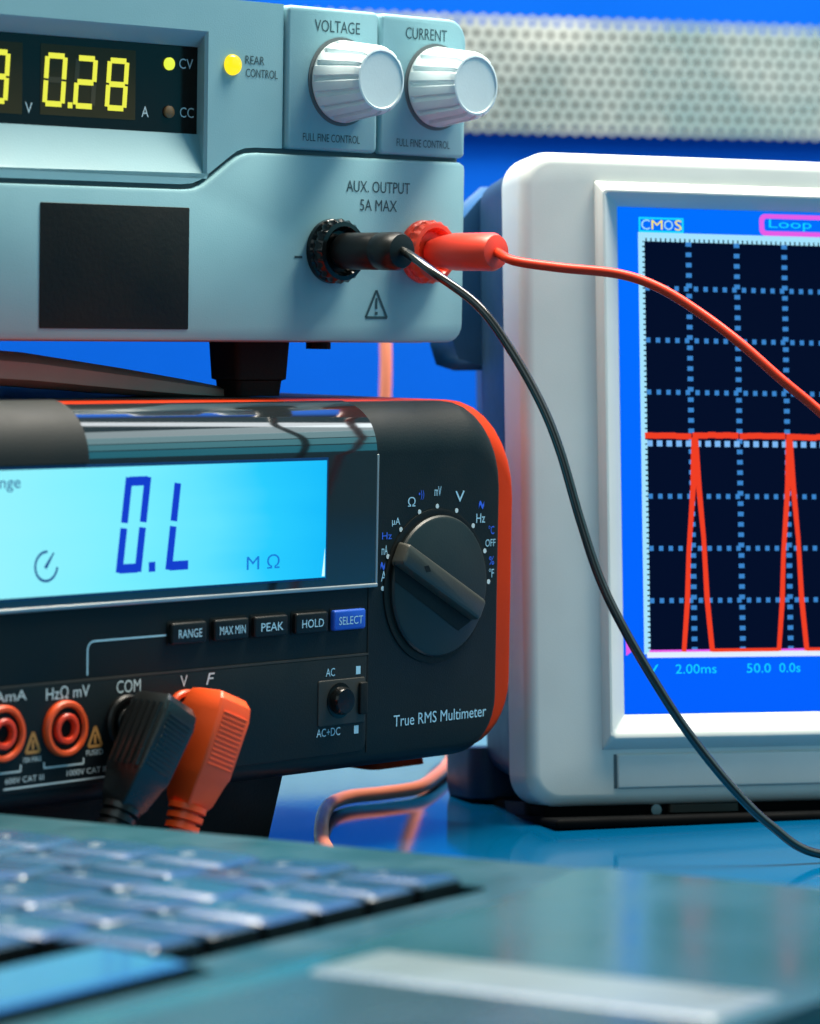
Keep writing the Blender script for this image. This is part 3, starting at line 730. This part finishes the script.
# readouts
b = G.mb()
def frame(b, u0, u1, v0, v1, t, n):
    b.quad(u0, u1, v1 - t, v1, n); b.quad(u0, u1, v0, v0 + t, n); b.quad(u0, u0 + t, v0 + t, v1 - t, n); b.quad(u1 - t, u1, v0 + t, v1 - t, n)
frame(b, 37.6, 50.6, 71.9, 76.0, .55, -1.86); b.build('mode_frame', M['cyan'], scr, 0)
text(G, 'C', 39.6, 74.0, 2.5, 2.7, -1.84, M['line'], scr); text(G, 'M', 42.9, 74.0, 3.2, 2.5, -1.84, M['yel'], scr); text(G, 'O', 46.2, 74.0, 2.6, 2.6, -1.84, M['line'], scr); text(G, 'S', 49.0, 74.0, 2.0, 2.8, -1.84, M['yel'], scr)
b = G.mb()
o1 = rrect(72.7, 96.0, 71.9, 77.8, 1.7, 5); o2 = rrect(74.1, 94.6, 73.2, 76.6, .8, 5)
for i in range(len(o1)):
    j = (i + 1) % len(o1); b.face([b.p(*o1[i], -1.86), b.p(*o1[j], -1.86), b.p(*o2[j], -1.86), b.p(*o2[i], -1.86)])
b.build('status_frame', M['pink'], scr, 0)
text(G, 'Loop', 81.8, 74.9, 12.6, 3.0, -1.84, M['cyan'], scr)
b = G.mb(); b.poly([(32.2, -37.2), (35.8, -38.9), (32.2, -41.2)], -1.86); b.build('level_marker', M['pink'], scr, 0)
for body, u, w in (('V', 39.6, 3.6), ('2.00ms', 52.2, 11.8), ('50.0', 70.4, 7.0), ('0.0s', 79.5, 6.2)):
    text(G, body, u, -44.9, w, 2.5, -1.86, M['cyan'], scr)
# lower flap
b = G.mb(); b.plate(28.4, 184, -76.2, -67.2, -.2, .8, .5, .5); fl = b.build('lower_flap', M['scopegrey'], osc)
b = G.mb(); b.box(27.5, 28.3, -76.2, -67.2, -.2, .12); b.build('flap_gap', M['groove'], osc, 0)
b = G.mb(); b.plate(9, 200, -84.7, -79.5, -70, -3.0, 2, .6); b.build('shade_skirt', M['void'], osc)  # black block put in as the shadow strip below the bezel
b = G.mb(); b.plate(7, 202, -86.0, -83.4, -40, 11, 1.2, .8); b.build('shade_plate', M['void'], osc)  # black sheet reaching forward, shaped as the oscilloscope's shadow on the bench
# feet
for u, n in ((24, -22), (186, -22)):
    b = G.mb(); b.loft([[(x, v, z) for x, z in rrect(u - 16 + i, u + 16 - i, n - 12 + i, n + 8 - i, 3)] for v, i in ((-85.0, 1.2), (-84.4, .4), (-80.0, 0))]); b.build('foot', M['blackrub'], osc)
b = G.mb(); b.loft([[(u, v, z) for u, z in rrect(3.5 + i, 26 - i, -72 + i, -44 - i, 6, 6)] for v, i in ((-80.4, 1.6), (-79.6, .5), (-77, 0), (-66, 0))]); b.build('foot', M['navydark'], osc)  # dark foot added to stand for the case's dark reflection in the bench
for u in (60, 160):
    b = G.mb(); b.loft([[(x, v, z) for x, z in rrect(u - 10, u + 10, -112, -96, 3)] for v in (-74.5, -58)]); b.build('foot', M['blackrub'], osc)
b = G.mb(); b.loft([[(x, v, z) for x, z in rrect(44, 64, -8, -1.6, 1)] for v in (-83.0, -80.9)]); b.build('tilt_bar', M['brown'], osc)
b = G.mb(); b.loft([[(40.2 + 1.5 * math.cos(t * PI / 6), -82.2 + 1.5 * math.sin(t * PI / 6), n) for t in range(12)] for n in (-9, -1.8)]); b.build('hinge_pin', M['steel'], osc)

# ------------------------------------------------------------------ coral cable that comes down behind the instruments
cb = tube('coral_cable', [(-.148, 1.046, .163), (-.142, 1.058, .163), (-.105, 1.085, .164), (-.045, 1.088, .168), (-.014, 1.076, .157), (-.0078, 1.07, .130), (-.0078, 1.07, .09), (-.004, 1.075, .04), (.006, 1.072, .010), (.0125, 1.05, .0023), (.0110, 1.015, .0023), (.0070, .985, .0023), (.0020, .9620, .0023), (-.0075, .9500, .0023), (-.0165, .942, .0023),
                          (-.0213, .927, .0023), (-.0228, .900, .0023), (-.0222, .86, .0023), (-.020, .815, .0023), (-.035, .78, .0023), (-.09, .785, .0023)], .0019, M['wire_pink'])
tag(cb, 'coral cable hanging behind the power supply and looping over the blue bench', 'cable')

# ------------------------------------------------------------------ laptop
LA = -33.4
T = Dev((.0253, .6665, .024), LA, 0, 0, (0, 0, 0))
# here u = along the side edge towards the palm rest, "n" = -(distance away) and v = up
lap = thing('laptop', 'open grey laptop lying blurred in the foreground, keyboard and track pad showing', 'laptop', (T.W(0, -24, 120).x, T.W(0, -24, 120).y, .0), T.R)
LB = (0, -24, 120)
def lm(): return MB(LB)
UF = 111.
b = lm()
L = []
for v, i in ((-24, 3), (-22, .6), (-19, 0), (-2.2, 0), (-.8, .5), (-.1, 1.6)):
    L.append([(u, v, z) for u, z in rrect(-150 + i, UF - i, -2.6 + i, 330 - i, 7 - i * .5, 5)])
b.loft(L, True, False)
well = [(-140, 29.5), (6.2, 29.5), (7.6, 33), (8.2, 123), (10.5, 125.5), (17.5, 129), (17.8, 300), (-140, 300)]
b2 = [(u, z) for u, v, z in L[-1]]
# top sheet with the opening of the keyboard: built as flat faces in the u-n plane at v = -.1
es = []
for loop in (b2, well):
    vs = [b.p(u, -.1, z) for u, z in loop]
    es += [b.bm.edges.new((vs[i], vs[(i + 1) % len(vs)])) for i in range(len(vs))]
bmesh.ops.triangle_fill(b.bm, use_beauty=True, edges=es)
b.loft([[(u, -.1, z) for u, z in well], [(u, -4.6, z) for u, z in well]], False, True)
b.build('deck', M['deck'], lap, 30)
# palm rest sheet
b = lm()
pr = [(12.0, -1.0), (UF - 3, -1.0), (UF - 1.2, .6), (UF - .8, 4), (UF - .8, 326), (26, 326), (25, 130), (22, 90), (19.5, 50), (14, 20), (11.4, 9), (10.6, 5)]
pr = list(reversed(pr))
b.loft([[(u, -.3, z) for u, z in pr], [(u, .15, z) for u, z in pr], [(u, .4, z) for u, z in offset(pr, .4 if True else 0)]]); b.build('palm_rest', M['palm'], lap, 30)
# track pad with a broad pale rim
b = lm()
o1 = rrect(31.5, 103, 105, 205, 3, 4); o2 = rrect(34, 100.5, 124, 203, 2, 4)
def lp(pts, v): return [(u, v, z) for u, z in pts]
o2 = rrect(32.2, 104.4, 124.2, 203, 1.5, 4)
b.loft([lp(rrect(31.5, 105, 101, 124, 1.6, 4), .3), lp(rrect(31.5, 105, 101, 124, 1.6, 4), .5), lp(rrect(31.9, 104.6, 101.8, 123.4, 1.4, 4), .9), lp(rrect(33.6, 102.9, 104., 121.4, 1.2, 4), 1.1)]); b.build('pad_button', M['padrim'], lap, 40)
b = lm(); b.loft([lp(o2, .2), lp(o2, .62)]); b.build('track_pad', M['padtop'], lap, 0)
# keys, one mesh per key
chars = 'QWERTYUIOPASDFGHJKLZXCVBNM1234567890'
def key(u0, u1, z0, z1, ch, off=(.3, .3), top=2.5, mat='key', tilt=None):
    b = lm(); g = 1.05
    tu, tz = (random.uniform(-.035, .035), random.uniform(-.03, .03)) if tilt is None else tilt
    cu_, cz_ = (u0 + u1) / 2, (z0 + z1) / 2
    def tp(pts, v): return [(u, v + tu * (u - cu_) + tz * (z - cz_), z) for u, z in pts]
    b.mi = 1; b.loft([lp(rrect(u0 + g, u1 - g, z0 + g, z1 - g, 1.0, 3), -4.4), lp(rrect(u0 + g, u1 - g, z0 + g, z1 - g, 1.0, 3), 1.4)], True, False); b.mi = 0  # sides coloured black as shade between the keys
    b.loft([lp(rrect(u0 + g, u1 - g, z0 + g, z1 - g, 1.0, 3), 1.4), tp(rrect(u0 + g + .5, u1 - g - .5, z0 + g + .5, z1 - g - .5, 1.2, 3), top - .6),
            tp(rrect(u0 + g + 1.7, u1 - g - 1.7, z0 + g + 1.5, z1 - g - 1.5, 1.6, 3), top)], False, True)
    o = b.build('key', [M[mat], M['well']], lap, 12)
    if ch:                                         # printed letter in the key's upper corner, read from the palm rest
        cu = bpy.data.curves.new('t', 'FONT'); cu.body = ch; cu.resolution_u = 2; cu.offset = 0
        ob = bpy.data.objects.new('t', cu); COL.objects.link(ob)
        dg = bpy.context.evaluated_depsgraph_get(); dg.update(); me = bpy.data.meshes.new_from_object(ob.evaluated_get(dg))
        bpy.data.objects.remove(ob); bpy.data.curves.remove(cu)
        xs = [q.co.x for q in me.vertices]; x0 = sum(xs) / len(xs)
        sc = 3.4
        cx, cz = u0 + (u1 - u0) * off[0], z0 + (z1 - z0) * off[1]
        for q in me.vertices:
            uu = cx - q.co.y * sc + sc * .35; zz = cz + -(q.co.x - x0) * sc * 1.0
            q.co = ((uu - LB[0]) * .001, -(zz - LB[2]) * .001, (top + .06 + tu * (uu - cu_) + tz * (zz - cz_) - LB[1]) * .001)
        me.materials.append(M['keyprint']); me.name = 'legend'
        lo = bpy.data.objects.new('legend', me); COL.objects.link(lo); lo.parent = o
random.seed(11)
PU, PZ = 22.6, 16.1
for r in range(6):
    u1 = 3.6 - r * PU; u0 = u1 - PU
    z = 31.0
    c = 0
    while z < 205:
        w = PZ
        if r == 0 and z > 118: break
        if r > 0 and c == 3 and r in (2, 4): w = PZ * 1.5
        key(u0, u1, z, z + w, random.choice(chars) if not (r == 0 and c > 4) else None, (.38, .55))
        z += w; c += 1
# space bar, long and glossy
key(-6.0, 16.0, 130, 250, None, top=2.3, mat='keyglossy', tilt=(-.055, 0))

# ------------------------------------------------------------------ light
W = bpy.data.worlds.new('World'); S.world = W; W.use_nodes = True
bg = W.node_tree.nodes['Background']; bg.inputs[0].default_value = (.10, .30, .42, 1); bg.inputs[1].default_value = .30
def area(name, loc, target, size, sizey, power, col):
    l = bpy.data.lights.new(name, 'AREA'); l.shape = 'RECTANGLE'; l.size = size; l.size_y = sizey; l.energy = power; l.color = col
    o = bpy.data.objects.new(name, l); COL.objects.link(o); o.location = loc
    d = Vector(target) - Vector(loc); o.rotation_euler = d.to_track_quat('-Z', 'Y').to_euler(); return o
area('ceiling_softbox', (.05, 1.0, 1.05), (.05, 1.0, .1), 1.4, .40, 72.0, (1., .92, .78))
area('front_softbox', (-.5, -.5, .7), (.05, .9, .1), 1.4, .9, 3.7, (.75, .95, .97))
for z, w, p, c in ((.25, .19, .6, (.06, .74, 1.)), (.47, .18, .75, (.25, .86, 1.)), (.70, .20, 1.1, (.55, .93, 1.)), (.95, .24, 1.6, (.80, .96, 1.))):
    area('side_strip', (1.15, .75, z), (0, .85, .1), 1.5, w, p, c)
area('wall_fill', (.2, .98, .52), (.1, 1.32, .16), 1.0, .10, 1.0, (.92, .97, 1.))  # added unseen fill, evens out the wall below the strip

# ------------------------------------------------------------------ camera
cam = bpy.data.cameras.new('Camera'); co = bpy.data.objects.new('Camera', cam); COL.objects.link(co)
co.location = CAM; co.rotation_euler = (math.radians(90) - math.atan(152 / 3450), 0, 0)
cam.sensor_width = 36; cam.sensor_fit = 'AUTO'; cam.lens = 3450 / 1024 * 36
cam.clip_start = .01; cam.clip_end = 50
cam.dof.use_dof = True; cam.dof.focus_distance = .86; cam.dof.aperture_fstop = cam.lens / 7.0; cam.dof.aperture_blades = 0
S.camera = co
S.view_settings.view_transform = 'Standard'; S.view_settings.look = 'None'; S.view_settings.exposure = 0; S.view_settings.gamma = 1
S.render.resolution_x = 820; S.render.resolution_y = 1024
S.render.engine = 'CYCLES'; S.cycles.use_denoising = True
